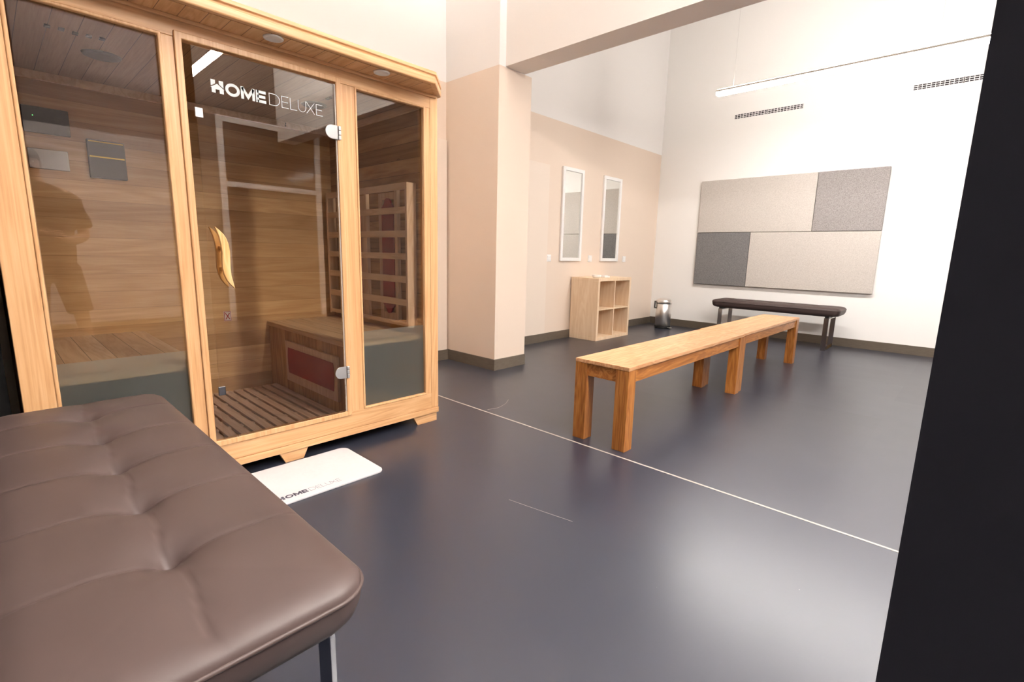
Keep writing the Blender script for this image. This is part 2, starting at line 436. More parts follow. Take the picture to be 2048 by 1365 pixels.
def word(bm, which, place):
    cap = H1 - H0
    for k, ch in enumerate('HOMEDELUXE'):
        if k not in which: continue
        x0, x1 = LETY[k]; W = (x1 - x0) / cap; s = .23 if k < 4 else .05; ox = (x0 - LETY[0][0]) / cap
        fn = lambda p, t: place((p[0] + ox) * cap, p[1] * cap, t)
        h = s / 2
        if ch == 'H':
            prism(bm, [(.03, .50), (.36, .72), (.36, 1), (.03, 1)], fn, 0, 1)
            prism(bm, [(.64, .72), (.97, .45), (.97, 1), (.64, 1)], fn, 0, 1)
            # house with gable roof and doorway
            prism(bm, [(.07, 0), (.36, 0), (.36, .30), (.5, .72), (-.02, .38), (.07, .38)], fn, 0, 1)
            prism(bm, [(.66, 0), (.97, 0), (.97, .33), (1.04, .33), (.5, .72), (.66, .30)], fn, 0, 1)
            prism(bm, [(.34, .28), (.68, .28), (.5, .715)], fn, 0, 1)
        elif ch == 'O': stroke(bm, arc(W / 2, .5, W / 2 - h, .5 - h + .01, 0, 350, 35), s, fn, True)
        elif ch == 'M':
            stroke(bm, [(h, 0), (h, 1)], s, fn); stroke(bm, [(W - h, 0), (W - h, 1)], s, fn)
            stroke(bm, [(h, .93), (W / 2, .22), (W - h, .93)], s, fn)
        elif ch == 'E':
            stroke(bm, [(h, 0), (h, 1)], s, fn)
            for z, e in ((h, 1), (.5, .93), (1 - h, 1)): stroke(bm, [(h, z), (W * e, z)], s, fn)
        elif ch == 'D':
            stroke(bm, [(W * .45, 1 - h), (h, 1 - h), (h, h), (W * .45, h)] + arc(W * .45, .5, W * .55 - h, .5 - h, -85, 85), s, fn, True)
        elif ch == 'L': stroke(bm, [(h, 1), (h, h), (W, h)], s, fn)
        elif ch == 'U': stroke(bm, [(h, 1), (h, .4)] + arc(W / 2, .4, W / 2 - h, .4 - h, 180, 360) + [(W - h, 1)], s, fn)
        elif ch == 'X':
            stroke(bm, [(0, 0), (W, 1)], s, fn); stroke(bm, [(0, 1), (W, 0)], s, fn)

# ------------------------------------------------------------------ infrared sauna
SX, SB = -2.36, -3.62           # front face, back
Y0, Y1 = .03, 1.85
ZT, ZG, ZB = 1.905, 1.826, .19
sau = thing('infrared_sauna', 'large honey coloured wooden sauna cabin with glass front beside the taupe bench', 'sauna', (-3.0, .94, 0))
FD = .045                       # frame depth
obj('corner_post', bx(SX - FD, SX, Y0, .118, .09, ZT), 'frame_v', sau, .003)
obj('corner_post', bx(SX - FD, SX, 1.797, Y1, .09, ZT), 'frame_v', sau, .003)
obj('stile', bx(SX - FD, SX - .002, 1.752 + .008, 1.797, .09, ZT), 'frame_v', sau, .0015)
obj('mullion', bx(SX - FD, SX - .001, .542, .585, .09, ZG + .006), 'frame_v', sau, .003)
obj('mullion', bx(SX - FD, SX - .001, 1.258, 1.338, .09, ZG + .006), 'frame_v', sau, .003)
obj('top_rail', bx(SX - FD, SX, .118, 1.797, ZG + .006, ZT), 'frame_h', sau, .002)
obj('bottom_rail', bx(SX - FD, SX, .118, 1.797, .09, ZB - .004), 'frame_h', sau, .002)
obj('plinth_board', bx(SX - FD, SX + .004, Y0, Y1, .055, .0885), 'frame_h', sau, .002)
# bead mouldings round the fixed panes and the door opening
def bead(y0, y1, z0, z1, wd, out, name, parent):
    bm = BM(); x0, x1 = SX - .02, SX + out
    lo = [(y0, z0), (y1, z0), (y1, z1), (y0, z1)]; li = [(y0 + wd, z0 + wd), (y1 - wd, z0 + wd), (y1 - wd, z1 - wd), (y0 + wd, z1 - wd)]
    V4 = [[bm.verts.new((x, p[0], p[1])) for p in q] for x in (x0, x1) for q in (lo, li)]
    for k in range(4):
        n_ = (k + 1) % 4
        bm.faces.new((V4[2][k], V4[2][n_], V4[3][n_], V4[3][k])); bm.faces.new((V4[0][k], V4[1][k], V4[1][n_], V4[0][n_]))
        bm.faces.new((V4[0][k], V4[0][n_], V4[2][n_], V4[2][k])); bm.faces.new((V4[1][k], V4[3][k], V4[3][n_], V4[1][n_]))
    return obj(name, bm, 'frame_v', parent, .004, seg=3)
bead(.118, .545, ZB - .008, ZG + .010, .012, .003, 'glazing_bead', sau)
bead(1.336, 1.763, ZB - .008, ZG + .010, .012, .003, 'glazing_bead', sau)
bead(.585, 1.262, ZB - .022, ZG + .028, .026, .008, 'door_frame', sau)
# feet
for yc in (.12, .95, 1.75):
    bm = BM()
    prism(bm, [(yc - .072, .056), (yc + .072, .056), (yc + .045, .0), (yc - .045, .0)] if yc != 1.75 else [(1.665, .056), (1.84, .056), (1.84, .0), (1.695, .0)],
          lambda p, t: (SX - .03 + .025 * t, p[0], p[1]), 0, 1)
    obj('foot', bm, 'frame_h', sau, .001)
bm = BM(); box(bm, SB + .02, SB + .1, Y0 + .05, Y1 - .05, 0, .056); box(bm, SX - .35, SX - .30, Y0 + .05, Y1 - .05, 0, .056); obj('skid', bm, 'black', sau)
# fixed panes
def pane(y0, y1):
    g = obj('glass_pane', bx(SX - .026, SX - .018, y0, y1, ZB - .006, ZG + .006), 'glass', sau)
    obj('frosted_band', bx(SX - .0175, SX - .0165, y0, y1, ZB - .004, .612), 'frost', g, label='frosted lower part of the pane')
pane(.122, .541); pane(1.340, 1.759)
# door leaf
dr = obj('glass_door', bx(SX - .002, SX + .006, .641, 1.228, ZB + .006, 1.818), 'glass', sau)
obj('door_edge', bx(SX - .001, SX + .005, 1.2285, 1.2345, ZB + .006, 1.818), 'edge', dr, label='pale polished edge strip of the glass door')
bm = BM(); word(bm, (0, 1, 2, 3), lambda u, v, t: (SX + .0062 + .0008 * t, LETY[0][0] + u, H0 + v)); obj('lettering', bm, 'print', dr, label='bold white word HOME')
bm = BM(); word(bm, (4, 5, 6, 7, 8, 9), lambda u, v, t: (SX + .0062 + .0008 * t, LETY[0][0] + u, H0 + v)); obj('lettering', bm, 'print', dr, label='thin white word DELUXE')
hp = [(.661, 1.128), (.676, 1.115), (.692, 1.098), (.702, 1.080), (.709, 1.055), (.712, 1.025), (.711, .99), (.7095, .955), (.711, .925), (.716, .897), (.722, .868),
      (.706, .885), (.692, .905), (.683, .930), (.679, .958), (.680, .99), (.6815, 1.02), (.680, 1.052), (.675, 1.085), (.668, 1.108)]
bm = BM(); prism(bm, hp, lambda p, t: (SX + .03 + .016 * t, p[0], p[1]), 0, 1)
for z in (.95, 1.04): box(bm, SX + .006, SX + .032, .688, .702, z - .008, z + .008)
obj('door_handle', bm, 'handle', dr, .003, seg=3, label='curved wooden outer handle')
bm = BM(); prism(bm, hp, lambda p, t: (SX - .030 - .016 * t, p[0], p[1]), 0, 1)
for z in (.95, 1.04): box(bm, SX - .032, SX - .002, .688, .702, z - .008, z + .008)
obj('door_handle', bm, 'handle', dr, .003, seg=3, label='curved wooden inner handle')
for zc in (1.600, .410):
    bm = BM()
    pts = [(1.236, zc + .032)] + [(1.208 + .034 * math.cos(math.radians(a)), zc + .032 * math.sin(math.radians(a))) for a in range(90, 271, 15)] + [(1.236, zc - .032)]
    prism(bm, pts, lambda p, t: (SX + .0065 + .006 * t, p[0], p[1]), 0, 1)
    hg = obj('hinge', bm, 'hinge', dr, .0015)
    bm = BM()
    for k in range(3): box(bm, SX + .004, SX + .018, 1.238, 1.252, zc - .032 + k * .0215, zc - .032 + k * .0215 + .0205)
    obj('hinge_knuckle', bm, 'hinge', sau, .003)
    obj('door_catch', bx(SX + .006, SX + .014, .634, .662, zc - .048, zc - .012) if zc > 1 else bx(SX + .006, SX + .014, .634, .662, zc - .008, zc + .03), 'hinge' if zc > 1 else 'satin', sau, .0015)
# cornice
def plan(xf, off):   # chamfered outline seen from above
    return [(SX - .05, .008 - off), (SX, .008 - off), (xf + off, .165 - off * .4), (xf + off, 1.715 + off * .4), (SX, 1.873 + off), (SX - .05, 1.873 + off)]
bm = BM(); levels = [(ZT, .0), (ZT + .006, .004), (ZT + .030, .004), (ZT + .034, -.002), (ZT + .040, -.002), (ZT + .044, .006), (ZT + .060, .006)]
rings = []
for z, o_ in levels: rings.append([bm.verts.new((x, y, z)) for x, y in plan(-2.205, o_)])
for a, b in zip(rings, rings[1:]):
    for i in range(6): bm.faces.new((a[i], a[(i + 1) % 6], b[(i + 1) % 6], b[i]))
bm.faces.new(rings[-1]); bm.faces.new(rings[0][::-1])
cn = obj('cornice', bm, 'frame_h', sau, .002)
bm = BM(); prism(bm, [(SX + .012, .06), (-2.225, .18), (-2.225, 1.70), (SX + .012, 1.82)], lambda p, t: (p[0], p[1], ZT - .0025 + .002 * t), 0, 1)
obj('soffit', bm, 'soffit', cn)
obj('cove_moulding', bx(SX, SX + .013, .04, 1.835, ZT - .016, ZT - .0005), 'frame_h', cn, .004)
for yc in (.41, .921, 1.432):
    bm = BM(); lathe(bm, [(0, -.004), (.026, -.004), (.027, -.0065), (.038, -.005), (.040, 0), (0, 0)], (-2.262, yc, ZT - .0026), 28)
    obj('spotlight', bm, 'foam', cn, smooth=True)
# body: outer shell
obj('side_panel', bx(SB, SX - FD, Y0 + .004, Y0 + .024, .07, ZT), 'frame_v', sau)
obj('side_panel', bx(SB, SX - FD, Y1 - .024, Y1 - .004, .07, ZT), 'frame_v', sau)
obj('roof', bx(SB, SX - FD, Y0 + .004, Y1 - .004, 1.90, 1.93), 'frame_h', sau)
IX = -3.52
obj('back_wall', bx(SB, IX, Y0 + .024, Y1 - .024, .07, 1.90), 'in_back', sau)
obj('side_wall', bx(IX, SX - FD, Y0 + .0245, .062, .10, 1.90), 'in_side', sau)
obj('side_wall', bx(IX, SX - FD, 1.785, Y1 - .024, .10, 1.90), 'in_side', sau)
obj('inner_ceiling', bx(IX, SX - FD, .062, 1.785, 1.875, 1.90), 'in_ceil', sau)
obj('inner_floor', bx(IX, SX - FD, .062, 1.785, .08, .10), 'in_bench', sau)
bm = BM()
for z0, z1, d_ in ((1.835, 1.875, .02),):
    box(bm, IX, IX + d_, .062, 1.785, z0, z1); box(bm, IX, SX - FD, .062, .082, z0, z1); box(bm, IX, SX - FD, 1.765, 1.785, z0, z1)
obj('ceiling_moulding', bm, 'in_slat', sau, .003)
# duckboard
bm = BM(); y = .60
while y < 1.27:
    box(bm, IX + .12, SX - FD - .01, y, y + .041, .118, .134); y += .0575
for x in (IX + .2, -2.95, SX - FD - .06): box(bm, x, x + .04, .60, 1.27, .1, .1215)
for x in (-3.15, -2.72):
    y = .60 + .043
    while y < 1.2: box(bm, x, x + .03, y, y + .014, .115, .130); y += .057
obj('duckboard', bm, 'grate', sau, .002)
# benches
def bench(face, wall, s):
    y0, y1 = min(face, wall), max(face, wall)
    seat = obj('bench_seat', bx(IX, SX - FD - .004, y0 - (.012 if s < 0 else 0), y1 + (.012 if s > 0 else 0), .520, .548), 'in_bench', sau, .002)
    yf = face
    a, b = (yf, yf + .02) if s < 0 else (yf - .02, yf)
    fr = obj('bench_front', bx(IX, SX - FD - .006, a, b, .10, .519), 'in_bench_front', sau)
    g = lambda p, t: (p[0], yf + s * (.004 + .014 * t), p[1])
    bm = BM(); X0, X1, Z0, Z1 = -3.215, -2.53, .195, .455
    ox0, ox1, oz0, oz1 = -3.150, -2.600, .250, .415
    for r in ((X0, ox0, Z0, Z1), (ox1, X1, Z0, Z1), (ox0, ox1, Z0, oz0), (ox0, ox1, oz1, Z1)): prism(bm, [(r[0], r[2]), (r[1], r[2]), (r[1], r[3]), (r[0], r[3])], g, 0, 1)
    hf = obj('heater_frame', bm, 'in_post', sau)
    zc = (oz0 + oz1) / 2; hh = (oz1 - oz0) / 2
    pts = arc(-3.150 + .20, zc, .235, .30, 180 - 16, 180 + 16, 8) + arc(-2.600 - .20, zc, .235, .30, -16, 16, 8)
    pts = [(x, max(oz0, min(oz1, z))) for x, z in pts]
    bm = BM(); prism(bm, pts, lambda p, t: (p[0], yf + s * (.016 + .004 * t), p[1]), 0, 1)
    obj('heater_panel', bm, 'red', hf, label='dark red heater panel set in the bench front')
bench(1.292, 1.785, -1)
bench(.578, .062, 1)
# backrests: slatted, with red heaters behind them
def backrest(yw, s):
    Yp = lambda a: yw + s * a
    def pb(bm, x0, x1, a0, a1, z0, z1): box(bm, x0, x1, min(Yp(a0), Yp(a1)), max(Yp(a0), Yp(a1)), z0, z1)
    bm = BM()
    for z0, z1 in ((1.397, 1.436), (1.262, 1.300), (1.125, 1.164), (.993, 1.031), (.855, .896), (.717, .757), (.592, .618)): pb(bm, -3.44, -2.487, .060, .075, z0, z1)
    br = obj('backrest', bm, 'in_slat', sau, .002)
    bm = BM(); pb(bm, -2.487, -2.468, .01, .076, .585, 1.436); pb(bm, -3.46, -3.44, .01, .076, .585, 1.436)
    for x in (-2.62, -2.97, -3.33): pb(bm, x, x + .025, .035, .060, .585, 1.436)
    obj('backrest_post', bm, 'in_post', br, .001)
    for xc in (-2.757, -3.155):
        bm = BM(); X0, X1 = xc - .11, xc + .11
        pb(bm, X0, X0 + .045, 0, .016, .60, 1.40); pb(bm, X1 - .045, X1, 0, .016, .60, 1.40); pb(bm, X0 + .045, X1 - .045, 0, .016, 1.36, 1.40); pb(bm, X0 + .045, X1 - .045, 0, .016, .60, .65)
        hf = obj('heater_frame', bm, 'in_post', sau)
        pts = [(xc - .066, .70), (xc - .066, 1.31), (xc - .048, 1.325), (xc - .035, 1.335)] + arc(xc, 1.338, .034, .030, 165, 15, 8) + [(xc + .035, 1.335), (xc + .048, 1.325), (xc + .066, 1.31),
               (xc + .066, .70), (xc + .048, .685), (xc + .035, .678)] + arc(xc, .674, .034, .030, -15, -165, 8) + [(xc - .035, .678), (xc - .048, .685)]
        bm = BM(); prism(bm, pts, lambda p, t: (p[0], Yp(.010 + .012 * t), p[1]), 0, 1); obj('heater_panel', bm, 'red', hf, label='tall dark red heater panel')
backrest(1.785, -1)
backrest(.062, 1)
# ceiling fittings
for c in ((-2.985, .457), (-2.965, 1.418)):
    bm = BM(); lathe(bm, [(0, -.010), (.055, -.010), (.068, -.006), (.072, 0), (0, 0)], (c[0], c[1], 1.8748), 32); obj('speaker_grille', bm, 'speaker', sau, smooth=False, label='round dark speaker grille in the ceiling')
for k, (x, y) in enumerate(((-2.757, .263), (-2.752, .304), (-2.762, .346), (-2.753, .387), (-2.745, .427))):
    obj('light_button', bx(x - .013, x + .013, y - .009, y + .009, 1.868, 1.8748), 'speaker', sau, .001)
bm = BM(); box(bm, -2.79, -2.74, 1.403, 1.417, 1.866, 1.8748); obj('light_button', bm, 'speaker', sau, .001)
# fittings on the back wall
cp = obj('control_panel', bx(IX, IX + .014, .197, .372, 1.583, 1.708), 'panelblue', sau, .003)
obj('green_light', bx(IX + .014, IX + .016, .235, .238, 1.662, 1.665), 'led', cp, label='tiny green indicator light')
bm = BM()
for yy in (.235, .26, .285, .31, .335): obj('panel_button', bx(IX + .0142, IX + .0152, yy, yy + .010, 1.610, 1.616), 'rack', cp)
obj('panel_display', bx(IX + .0142, IX + .0152, .315, .345, 1.655, 1.672), 'rack', cp)
bm.free()
obj('metal_panel', bx(IX, IX + .012, .200, .352, 1.412, 1.508), 'satin', sau, .002)
rk = obj('magazine_rack', bx(IX, IX + .03, .430, .588, 1.392, 1.587), 'rack', sau, .003)
for z in (1.582, 1.505):
    obj('rack_strip', bx(IX + .030, IX + .033, .436, .582, z - .008, z - .002), 'gold', rk, label='thin brass strip')
bm = BM(); box(bm, IX, IX + .002, 1.016, 1.060, .568, .632); sg = obj('warning_sign', bm, 'white_matt', sau)
bm = BM(); fn = lambda p, t: (IX + .0022 + .0006 * t, p[0], p[1])
stroke(bm, [(1.026, .580), (1.050, .620)], .005, fn); stroke(bm, [(1.026, .620), (1.050, .580)], .005, fn)
stroke(bm, [(1.019, .571), (1.057, .571), (1.057, .629), (1.019, .629)], .003, fn, True)
obj('warning_cross', bm, 'signred', sg, label='dark red cross printed on the sign')
bm = BM(); tube(bm, [(IX, 1.47, 1.85), (IX + .025, 1.47, 1.845), (IX + .03, 1.47, 1.865)], .004, 8); obj('hook', bm, 'black', sau)

# ------------------------------------------------------------------ taupe upholstered benches
def soft_bench(x0, x1, y0, y1, label):
    cx, cy = (x0 + x1) / 2, (y0 + y1) / 2
    t = thing('upholstered_bench', label, 'bench', (cx, cy, 0), 'taupe leather benches on chrome legs')
    hx, hy = (x1 - x0) / 2, (y1 - y0) / 2
    ZP, TH = .478, .036
    nb = 5; sp = (x1 - x0) / 6.0
    btn = [(k - (nb - 1) / 2) * sp - .045 for k in range(nb)]
    NX, NY_ = 330, 110
    R = .07
    def sup(u, v):    # square (u,v in -1..1) -> rounded rectangle
        x, y = u * hx, v * hy
        ax, ay = abs(x) - (hx - R), abs(y) - (hy - R)
        if ax > 0 and ay > 0:
            mx_ = max(ax, ay); l = math.hypot(ax, ay)
            k = mx_ / l; ax *= k; ay *= k
            x = math.copysign(hx - R + ax, x); y = math.copysign(hy - R + ay, y)
        return x, y
    def edge(x, y):   # distance to the rounded outline
        qx, qy = abs(x) - (hx - R), abs(y) - (hy - R)
        return -(math.hypot(max(qx, 0), max(qy, 0)) + min(max(qx, qy), 0) - R)
    def top(x, y):
        e = max(0, edge(x, y))
        r = .055; q = min(e / r, 1); z = ZP + (TH - .012) * math.sqrt(max(0, 1 - (1 - q) ** 2)) + .012 * (1 - math.exp(-e / .12))
        fade = min(1, e / .05)
        for b in btn:
            dx, dy = x - b, y
            rr = math.hypot(dx, dy)
            z -= .028 * math.exp(-rr / .024) * fade + .010 * math.exp(-(rr / .065) ** 2)
            z -= (.0032 * math.exp(-(dx / .004) ** 2) * (.25 + .75 * math.exp(-abs(dy) / .25)) + .0035 * math.exp(-(dx / .028) ** 2) * math.exp(-abs(dy) / .12)) * fade
        wob = .006 * math.sin(x * 2 * PI / sp)
        z -= (.0034 * math.exp(-((y - wob) / .0035) ** 2) + .0035 * math.exp(-((y - wob) / .03) ** 2)) * fade
        return z
    bm = BM(); g = []
    us = [-1 + 2 * i / NX for i in range(NX + 1)]; vs = [-1 + 2 * j / NY_ for j in range(NY_ + 1)]
    us = [math.copysign(abs(u) ** .93, u) for u in us]; vs = [math.copysign(abs(v) ** .9, v) for v in vs]
    for u in us:
        row = []
        for v in vs:
            x, y = sup(u, v); row.append(bm.verts.new((cx + x, cy + y, top(x, y))))
        g.append(row)
    for i in range(NX):
        for j in range(NY_): bm.faces.new((g[i][j], g[i + 1][j], g[i + 1][j + 1], g[i][j + 1]))
    # side and underside
    loop = [g[i][0] for i in range(NX + 1)] + [g[NX][j] for j in range(1, NY_ + 1)] + [g[i][NY_] for i in range(NX - 1, -1, -1)] + [g[0][j] for j in range(NY_ - 1, 0, -1)]
    prev = loop
    for ins, z in ((.000, ZP - .012), (.002, ZP - .03), (.008, ZP - .05), (.020, ZP - .066), (.045, ZP - .074)):
        cur = []
        for v in loop:
            x, y = v.co.x - cx, v.co.y - cy
            fx, fy = 1 - ins / hx, 1 - ins / hy
            cur.append(bm.verts.new((cx + x * fx, cy + y * fy, z)))
        n = len(loop)
        for i in range(n): bm.faces.new((prev[i], prev[(i + 1) % n], cur[(i + 1) % n], cur[i]))
        prev = cur
    bm.faces.new(prev)
    seat = obj('seat', bm, 'leather', t, smooth=True)
    # piping round the top edge
    pts = []
    for qx, qy, a0 in ((1, 1, 0), (-1, 1, 90), (-1, -1, 180), (1, -1, 270)):
        for k in range(10):
            a = math.radians(a0 + 90 * k / 9); pts.append((cx + qx * (hx - R) + R * math.cos(a), cy + qy * (hy - R) + R * math.sin(a), ZP - .003))
    bm = BM(); tube(bm, pts, .0042, 8, True); obj('piping', bm, 'leather', seat, smooth=True)
    bm = BM(); box(bm, x0 + .10, x1 - .10, cy - .03, cy + .03, .385, .405); obj('frame_rail', bm, 'black', t)
    # chrome flat-bar sled legs, one loop at each end
    for xe in (x0 + .10, x1 - .15):
        a, b, tk = y0 + .03, y1 - .03, .012
        bm = BM(); box(bm, xe, xe + .05, a, a + tk, .0, .385); box(bm, xe, xe + .05, b - tk, b, .0, .385)
        box(bm, xe, xe + .05, a + tk, b - tk, .0, tk); box(bm, xe, xe + .05, a + tk, b - tk, .373, .385)
        obj('leg', bm, 'chrome', t, .0015)
        obj('leg_bracket', bx(xe + .005, xe + .045, a + .01, b - .01, .385, .404), 'black', t)
    return t
soft_bench(-2.215, -.682, -.070, .400, 'large taupe leather bench with stitched button dips in the foreground before the sauna')
soft_bench(-2.575, -1.105, 6.60, 7.045, 'taupe leather bench on chrome legs against the white far wall under the felt panels')

# ------------------------------------------------------------------ wooden benches
def wood_bench(x0, x1, y0, y1, label):
    t = thing('wooden_bench', label, 'bench', ((x0 + x1) / 2, (y0 + y1) / 2, 0), 'low solid wood benches standing end to end')
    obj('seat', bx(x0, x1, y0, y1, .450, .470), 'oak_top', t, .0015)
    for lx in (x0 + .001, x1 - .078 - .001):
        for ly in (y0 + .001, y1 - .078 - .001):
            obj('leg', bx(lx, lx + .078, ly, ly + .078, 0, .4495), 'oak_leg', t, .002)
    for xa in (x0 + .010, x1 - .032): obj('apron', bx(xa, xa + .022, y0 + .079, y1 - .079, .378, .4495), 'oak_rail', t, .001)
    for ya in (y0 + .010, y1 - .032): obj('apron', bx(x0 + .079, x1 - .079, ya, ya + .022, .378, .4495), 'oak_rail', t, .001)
    return t
wood_bench(-1.607, -1.263, 2.243, 3.972, 'nearer of the two low oiled wooden benches standing end to end')
wood_bench(-1.617, -1.273, 3.977, 5.606, 'farther of the two low oiled wooden benches, its end toward the far wall')

# ------------------------------------------------------------------ cube shelf and what lies on it
X0, X1, YA, YB = -3.735, -3.33, 5.043, 5.808
sh = thing('cube_shelf', 'pale wooden cube shelf with four open squares below the mirrors', 'shelf', ((X0 + X1) / 2, (YA + YB) / 2, 0))
obj('top_board', bx(X0, X1, YA, YB, .732, .770), 'birch', sh, .0015)
obj('bottom_board', bx(X0, X1, YA, YB, 0, .038), 'birch', sh, .0015)
obj('side_board', bx(X0, X1, YA, YA + .038, .0385, .7315), 'birch', sh, .0015)
obj('side_board', bx(X0, X1, YB - .038, YB, .0385, .7315), 'birch', sh, .0015)
ym = (YA + YB) / 2
obj('upright_divider', bx(X0 + .002, X1 - .002, ym - .008, ym + .008, .0385, .7315), 'birch', sh, .001)
obj('middle_shelf', bx(X0 + .002, X1 - .002, YA + .0385, ym - .0085, .377, .393), 'birch', sh, .001)
obj('middle_shelf', bx(X0 + .002, X1 - .002, ym + .0085, YB - .0385, .377, .393), 'birch', sh, .001)
bm = BM(); c = (-3.46, 5.19, .7705)
lathe(bm, [(0, 0), (.038, 0), (.050, .006), (.058, .030), (.054, .034), (.046, .012), (0, .008)], c, 28)
tag(obj('small_bowl', bm, 'white', smooth=True), 'small white bowl standing on top of the pale cube shelf', 'bowl')
bm = BM(); box(bm, -3.49, -3.41, 5.30, 5.415, .7705, .788); box(bm, -3.48, -3.425, 5.32, 5.40, .789, .797)
tag(obj('folded_cloth', bm, 'white', bevel=.006, seg=3), 'flat white folded cloth beside the bowl on the pale cube shelf', 'cloth')

# ------------------------------------------------------------------ mirrors and switches
def wall_mirror(y0, y1, label):
    z0, z1, fw = .966, 2.072, .042
    t = thing('wall_mirror', label, 'mirror', (WX, (y0 + y1) / 2, z0), 'tall narrow mirrors on the beige wall')
    bm = BM()
    for a, b, c, d_ in ((y0, y0 + fw, z0, z1), (y1 - fw, y1, z0, z1), (y0 + fw, y1 - fw, z0, z0 + fw), (y0 + fw, y1 - fw, z1 - fw, z1)): box(bm, WX + .001, WX + .024, a, b, c, d_)
    obj('frame', bm, 'white', t, .002)
    obj('mirror_glass', bx(WX + .004, WX + .012, y0 + fw, y1 - fw, z0 + fw, z1 - fw), 'mirror', t)
wall_mirror(4.788, 5.213, 'left one of the two tall white-framed mirrors, nearer the column')
wall_mirror(5.660, 6.096, 'right one of the two tall white-framed mirrors, nearer the room corner')
for y, lb in ((4.585, 'small white light switch left of both mirrors, at the edge of the flush door'), (5.436, 'small white light switch between the two mirrors'), (6.285, 'small white light switch right of both mirrors')):
    t = thing('light_switch', lb, 'switch', (WX, y, 1.0), 'white switches on the beige wall')
    obj('plate', bx(WX + .0005, WX + .009, y - .041, y + .041, .958, 1.040), 'white', t, .002)
    obj('rocker', bx(WX + .009, WX + .014, y - .028, y + .028, .972, 1.026), 'white', t, .002)

# ------------------------------------------------------------------ pedal bin
bc = (-3.35, 6.835)
t = thing('pedal_bin', 'round brushed steel pedal bin in the corner by the cube shelf', 'bin', (bc[0], bc[1], 0))
bm = BM(); lathe(bm, [(0, 0), (.112, 0), (.116, .008), (.116, .032), (0, .032)], (*bc, 0), 40); obj('base_ring', bm, 'black', t, smooth=False)
bm = BM(); lathe(bm, [(0, .0325), (.110, .0325), (.111, .36), (.107, .362), (0, .362)], (*bc, 0), 48); obj('body', bm, 'steel', t, smooth=False)
for p in t.children[-1].data.polygons: p.use_smooth = abs(p.normal.z) < .5
bm = BM(); lathe(bm, [(0, .363), (.113, .363), (.114, .395), (.108, .412), (.088, .428), (.05, .437), (0, .440)], (*bc, 0), 48); obj('lid', bm, 'steel', t, smooth=True)
bm = BM(); hd = Vector((-.80, -.60, 0)).normalized(); sd = Vector((-hd.y, hd.x, 0))
for z0, z1, a, b in ((.29, .40, .124, .138), (.385, .40, .108, .126), (.29, .305, .108, .126)):
    vs = [Vector((bc[0], bc[1], z)) + hd * r + sd * q for z in (z0, z1) for r, q in ((a, -.02), (b, -.02), (b, .02), (a, .02))]
    vv = [bm.verts.new(v) for v in vs]
    for f in ((0, 1, 2, 3), (7, 6, 5, 4), (0, 4, 5, 1), (1, 5, 6, 2), (2, 6, 7, 3), (3, 7, 4, 0)): bm.faces.new([vv[i] for i in f])
obj('handle', bm, 'black', t, .003)
pd = Vector((.90, -.30, 0)).normalized(); sd = Vector((-pd.y, pd.x, 0)); bm = BM()
vs = [Vector((bc[0], bc[1], z)) + pd * r + sd * q for z in (.012, .022) for r, q in ((.112, -.02), (.165, -.026), (.165, .026), (.112, .02))]
vv = [bm.verts.new(v) for v in vs]
for f in ((0, 1, 2, 3), (7, 6, 5, 4), (0, 4, 5, 1), (1, 5, 6, 2), (2, 6, 7, 3), (3, 7, 4, 0)): bm.faces.new([vv[i] for i in f])
obj('pedal', bm, 'steel', t, .003)

# ------------------------------------------------------------------ felt wall panels
for x0, x1, z0, z1, mt, lb in ((-3.073, -1.6205, 1.400, 2.116, 'fab_light', 'light grey felt wall panel, the wide one on top at the left'),
                               (-1.6165, -.903, 1.400, 2.116, 'fab_mid', 'mid grey felt wall panel at the upper right'),
                               (-3.073, -2.346, .665, 1.396, 'fab_dark', 'dark grey felt wall panel at the lower left'),
                               (-2.342, -.903, .665, 1.396, 'fab_light', 'light grey felt wall panel, the wide one at the bottom above the far bench')):
    o = obj('felt_panel', bx(x0, x1, FY - .046, FY - .0005, z0, z1), mt, bevel=.008, seg=3); tag(o, lb, 'wall panel', 'felt panels on the far wall')

# ------------------------------------------------------------------ air vents
def vent(x0, x1, zc, label):
    t = thing('air_vent', label, 'vent', ((x0 + x1) / 2, FY, zc), 'slotted air vents high on the far wall')
    obj('duct_opening', bx(x0, x1, FY - .002, FY - .0004, zc - .030, zc + .030), 'vent_dark', t)
    xm = (x0 + x1) / 2
    for a, b in ((x0, xm - .004), (xm + .004, x1)):
        bm = BM()
        for z in (-.029, -.011, .010, .028): box(bm, a, b, FY - .008, FY - .0022, zc + z - .0026, zc + z + .0026)
        n = 11
        for k in range(n + 1):
            x = a + (b - a) * k / n; box(bm, max(a, x - .003), min(b, x + .003), FY - .0075, FY - .0024, zc - .030, zc + .030)
        obj('grille', bm, 'white', t)
vent(-2.715, -1.888, 2.931, 'left slotted white air vent, above the felt panels')
vent(-.817, .01, 2.928, 'right slotted white air vent, partly hidden by the black partition')

